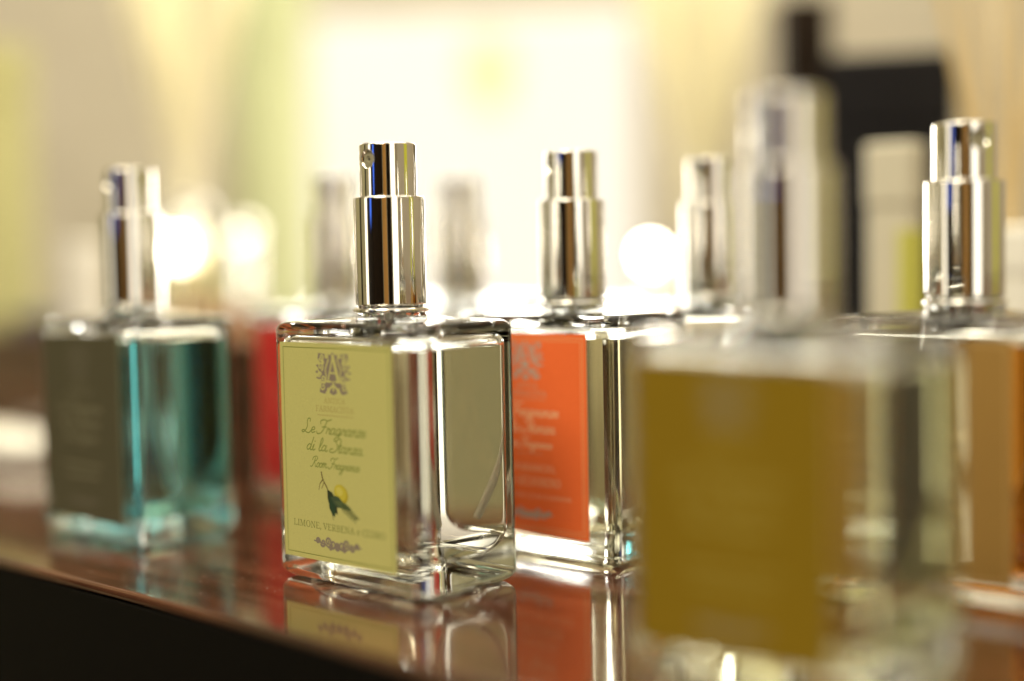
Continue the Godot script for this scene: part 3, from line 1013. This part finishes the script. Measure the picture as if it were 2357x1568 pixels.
# behind
	carton("perfume_carton", "tall yellow-green carton standing on the riser", "carton", spot(-40, 400, 0.98, riser_h), Vector3(0.05, 0.19, 0.05), solid(lin(0.40, 0.38, 0.17), 0.6))
	var candle := thing("pillar_candle", "white pillar candle on the riser behind the teal bottle", "candle", spot(195, 560, 0.86, riser_h + 0.0004))
	part("wax", lathe([Vector2(0, 0), Vector2(0.0125, 0), Vector2(0.0125, 0.050)] + arc(Vector2(0.0105, 0.050), 0.002, 0, 90, 4) + [Vector2(0.004, 0.051), Vector2(0, 0.051)], 40), M.white_card, candle)
	part("wick", tube([Vector3(0, 0.0505, 0), Vector3(0.0005, 0.056, 0), Vector3(0.002, 0.060, 0)], 0.0007, 6), solid(lin(0.05, 0.04, 0.03)), candle)
	carton("gift_box", "low brown gift box on the riser behind the teal bottle", "gift box", spot(470, 660, 0.84, riser_h), Vector3(0.055, 0.012, 0.05), solid(lin(0.34, 0.17, 0.08), 0.6))
	carton("soap_dish_box", "low slate-blue box on the riser beside the candle", "box", spot(140, 660, 0.92, riser_h), Vector3(0.05, 0.008, 0.05), solid(lin(0.10, 0.10, 0.13), 0.6))
	carton("perfume_carton", "tall pale green carton beside the glowing crest box", "carton", spot(628, 350, 1.12, 0.0), Vector3(0.040, 0.33, 0.05), solid(lin(0.46, 0.49, 0.28), 0.6))
	var tips := []
	for px in range(265, 585, 19):
		tips.append(at(px, -70, 0.92 + 0.02 * sin(px * 0.7)))
	diffuser("reed diffuser with cream sticks standing on the riser", spot(432, 560, 0.92, riser_h), 0.078, tips, lin(0.97, 0.92, 0.75), M.reed, 3)
	tips = []
	for px in range(1440, 1790, 20):
		tips.append(at(px, -90, 0.88 + 0.02 * sin(px * 0.7)))
	diffuser("reed diffuser with cream sticks to the right of the glowing crest box", spot(1610, 640, 0.88), 0.098, tips, lin(0.97, 0.88, 0.55), M.reed, 4)
	tips = []
	for px in [2160, 2225, 2290, 2350, 2420]:
		tips.append(at(px, -60, 0.66 + 0.02 * sin(px * 0.7)))
	diffuser("reed diffuser with brown sticks behind the amber bottle", spot(2310, 560, 0.66), 0.085, tips, lin(0.95, 0.75, 0.4), M.reed_brown, 5)

	# white box with a gold crest; the glow on its face is added
	var crest_box_at := spot(1065, 400, 1.27)
	var sign := thing("glow_crest_box", "white box with a gold crest, its brightness added as a glow", "sign", crest_box_at + Vector3(0, 0.0003, 0), -0.10)
	part("cabinet", chamfer_box(Vector3(0.316, 0.322, 0.05), 0.004), M.white_card, sign, Vector3(0, 0, -0.027))
	part("lit_face", chamfer_box(Vector3(0.306, 0.312, 0.004), 0.001), glow(lin(1.0, 0.94, 0.84), 0.55), sign, Vector3(0, 0.005, 0.0005))  # added glow; the box front itself is plain white
	var gold := solid(lin(0.74, 0.60, 0.38), 0.5, 0.5)
	var cs := Shape.new()
	var poly := [Vector2(-.42, -.5), Vector2(-.44, -.36), Vector2(-.34, -.24), Vector2(-.5, -.2), Vector2(-.52, -.03), Vector2(-.5, .12), Vector2(-.36, .16), Vector2(-.4, .46), Vector2(-.16, .44), Vector2(0, .52)]
	for side in [-1.0, 1.0]:
		for i in poly.size() - 1:
			var p: Vector2 = poly[i] * 0.046
			var q: Vector2 = poly[i + 1] * 0.046
			var tri := [Vector3(0, 0.0, 0.001), Vector3(p.x * side, -p.y * 1.4, 0.001), Vector3(q.x * side, -q.y * 1.4, 0.001)]
			if (tri[1] - tri[0]).cross(tri[2] - tri[0]).z < 0:
				tri.reverse()
			cs.flat(tri)
		var tt := [Vector3(0, 0, 0.001), Vector3(poly[0].x * 0.046 * side, -poly[0].y * 0.0644, 0.001), Vector3(0, 0.0335, 0.001)]
		if (tt[1] - tt[0]).cross(tt[2] - tt[0]).z < 0:
			tt.reverse()
		cs.flat(tt)
	part("crest", cs.mesh(), gold, sign, Vector3(0.026, 0.266, 0.0030))
	lamp_light(Vector2(0.306, 0.312), sign.to_global(Vector3(0, 0.161, 0.008)), sign.to_global(Vector3(0, 0.161, 1.0)), lin(1.0, 0.95, 0.84), 0.30, "crest_box_light")  # light added in front of the box, for the bottle shoulders

	# small glowing bulbs added in place of blurred glints at the back
	for q in [["added glowing bulb in place of a glint beside the cream reed diffuser on the riser", 388, 590, 0.90, riser_h, 40.0], ["added dim bulb in place of a glint between the reed diffuser and the pale green carton", 570, 545, 0.96, riser_h, 4.0], ["added glowing bulb in place of a glint behind the orange bottle", 1498, 600, 0.92, 0.0, 40.0]]:
		var p := at(q[1], q[2], q[3])
		var o := thing("glint_bulb", q[0], "lamp", Vector3(p.x, q[4] + 0.0003, p.z), 0.0, "added glowing bulbs in place of glints")
		var hh: float = p.y - q[4]
		part("stem", lathe([Vector2(0, 0), Vector2(0.012, 0), Vector2(0.012, 0.002), Vector2(0.003, 0.004), Vector2(0.003, hh - 0.004), Vector2(0.005, hh - 0.002), Vector2(0.0, hh - 0.001)], 24), M.chrome, o)
		var sp := SphereMesh.new()
		sp.radius = 0.005
		sp.height = 0.010
		part("bulb", sp, glow(lin(1.0, 0.9, 0.72), q[5]), o, Vector3(0, hh + 0.004, 0))
		var l := OmniLight3D.new()
		l.name = "glint_bulb_light"
		l.light_color = lin(1.0, 0.88, 0.68)
		l.light_energy = 0.00025 * q[5]
		l.light_size = 0.005
		l.omni_range = 4.0
		l.shadow_enabled = true
		add_child(l, true)
		l.position = Vector3(p.x, p.y + 0.004, p.z)

	# right: dark post, dark case, white cartons
	var post := thing("display_stand", "tall dark brown post of the display stand", "stand", spot(1850, 300, 0.82))
	part("foot", chamfer_box(Vector3(0.05, 0.01, 0.05), 0.001), M.dark_wood, post, Vector3(0, 0.0003, 0))
	part("post", chamfer_box(Vector3(0.028, 0.236, 0.028), 0.001), M.dark_wood, post, Vector3(0, 0.0105, 0))
	carton("presentation_case", "large dark charcoal case behind the white cartons", "case", spot(2050, 420, 0.72), Vector3(0.062, 0.200, 0.022), solid(lin(0.007, 0.006, 0.007), 0.5, 0.3), -0.25)
	var wc := carton("perfume_carton", "white carton with a yellow-green stripe beside the dark case", "carton", spot(2062, 500, 0.60), Vector3(0.020, 0.146, 0.014), solid(lin(0.56, 0.51, 0.39), 0.6))
	part("stripe", chamfer_box(Vector3(0.006, 0.09, 0.0146), 0.0005), solid(lin(0.50, 0.48, 0.08), 0.6), wc, Vector3(0.0073, 0.02, 0))
	carton("perfume_carton", "small white carton beside the diffuser with brown sticks", "carton", spot(2345, 600, 0.60), Vector3(0.018, 0.110, 0.016), M.white_card)

	# unseen things added around the photographer for the chrome caps to mirror
	var cab := thing("cabinet", "unseen tall dark block added for the dark stripes in the caps", "cabinet", Vector3(-1.25, -0.8995, 0.95), 0.0)  # added dark mass, gives the caps their dark stripes
	part("carcass", chamfer_box(Vector3(1.0, 2.3, 1.5), 0.005), M.dark_wood, cab)
	for y in [0.1, 1.2]:
		part("added_dark_panel", chamfer_box(Vector3(0.94, 1.0, 0.02), 0.004), M.dark_wood, cab, Vector3(0, y, -0.761))
	var dr := thing("added_dark_panel", "unseen dark panel added in place of the mirrored photographer", "added_dark_panel", Vector3(0.15, -0.8995, 1.77), 0.0)  # added dark shape where the caps would mirror the photographer
	part("leaf", chamfer_box(Vector3(0.50, 2.0, 0.04), 0.004), M.dark_wood, dr)
	part("handle", tube([Vector3(0.2, 0.95, -0.03), Vector3(0.2, 0.95, -0.06), Vector3(0.1, 0.95, -0.065)], 0.008, 10), M.chrome, dr)
	var pale_panel := thing("pale_glow_panel", "unseen tall glowing panel added for a pale stripe in the caps and front fill", "window", Vector3(0.92, -0.6, 1.765), 0.0)  # added glowing panel: pale stripe in the caps, fill from the right
	part("frame", chamfer_box(Vector3(0.86, 1.96, 0.04), 0.004), M.cream, pale_panel)
	part("lit_pale_face", chamfer_box(Vector3(0.78, 1.88, 0.006), 0.001), glow(lin(0.95, 0.90, 0.78), 0.6), pale_panel, Vector3(0, 0.04, -0.0235))
	lamp_light(Vector2(0.78, 1.88), Vector3(0.92, 0.38, 1.73), Vector3(0.92, 0.38, 0.0), lin(1.0, 0.93, 0.78), 0.45, "pale_glow_light")
	var cur := thing("stripe_cloth", "unseen golden orange cloth added for the orange stripe in the caps", "stripe_cloth", Vector3(-0.42, -0.8, 1.74), 0.0)  # added for the orange stripe the caps mirror
	var cl := Shape.new()
	var n_fold := 96
	for i in n_fold + 1:
		var x := -0.27 + 0.54 * i / n_fold
		var ph := x * 90.0
		var nrm := Vector3(0.018 * 90.0 * cos(ph), 0, -1).normalized()
		cl.add(Vector3(x, 0, 0.018 * sin(ph)), nrm)
		cl.add(Vector3(x, 2.2, 0.018 * sin(ph)), nrm)
	for i in n_fold:
		cl.quad(2 * i, 2 * i + 2, 2 * i + 3, 2 * i + 1)
	part("cloth", cl.mesh(), solid(lin(0.92, 0.58, 0.20), 0.8), cur)
	part("rod", tube([Vector3(-0.3, 2.21, 0), Vector3(0.3, 2.21, 0)], 0.01, 10), M.chrome, cur)
	for q in [[-0.75, "unseen tall dark board added on the left-hand wall for a dark stripe in the caps"]]:
		var up := thing("dark_stripe_board", q[1], "shelf", Vector3(-1.76, -0.8995, q[0]), 0.0)  # added dark board, a stripe at the left of the caps
		part("board", chamfer_box(Vector3(0.06, 2.3, 0.22), 0.003), M.dark_wood, up)
		part("bracket", chamfer_box(Vector3(0.12, 0.03, 0.05), 0.003), M.dark_wood, up, Vector3(0.09, 1.5, 0))
	var lit := thing("side_fill_panel", "unseen tall glowing panel added on the left to brighten glass and labels", "added light panel", Vector3(-1.77, -0.4, 0.02), 0.0)  # added glow that brightens bottles and labels from the left
	part("frame", chamfer_box(Vector3(0.03, 1.46, 0.34), 0.003), M.cream, lit)
	part("lit_face", chamfer_box(Vector3(0.006, 1.4, 0.30), 0.001), glow(lin(1.0, 0.92, 0.74), 0.4), lit, Vector3(0.019, 0.03, 0))
	lamp_light(Vector2(0.30, 1.4), Vector3(-1.74, 0.33, 0.02), Vector3(0.0, 0.33, 0.02), lin(1.0, 0.92, 0.74), 0.14, "side_fill_light")
	var green_panel := thing("green_stripe_panel", "unseen tall yellow-green panel added for the green stripe in the caps", "green_panel", Vector3(1.78, 0, -0.17), 0.0)  # added, its form made up, for the green stripe in the caps
	part("cloth", chamfer_box(Vector3(0.006, 2.0, 0.5), 0.002), solid(lin(0.66, 0.68, 0.06), 0.7), green_panel, Vector3(0, -0.6, 0))
	part("rod", tube([Vector3(0, 1.41, -0.22), Vector3(0, 1.41, 0.22)], 0.01, 10), M.chrome, green_panel)
	var blue_panel := thing("blue_glow_panel", "unseen blue glowing panel added for the blue stripe in the caps", "screen", Vector3(-0.94, 0.16, 0.168), 0.0)  # added blue glow for the stripe on the upper caps
	part("bezel", chamfer_box(Vector3(0.23, 0.21, 0.02), 0.003), M.apron, blue_panel)
	part("lit_blue_face", chamfer_box(Vector3(0.20, 0.18, 0.004), 0.001), glow(lin(0.03, 0.12, 0.75), 0.6), blue_panel, Vector3(0, 0.015, -0.0125))
	lamp_light(Vector2(0.20, 0.18), Vector3(-0.94, 0.265, 0.150), Vector3(-0.94, 0.265, -1.0), lin(0.05, 0.2, 1.0), 0.004, "blue_glow_light")
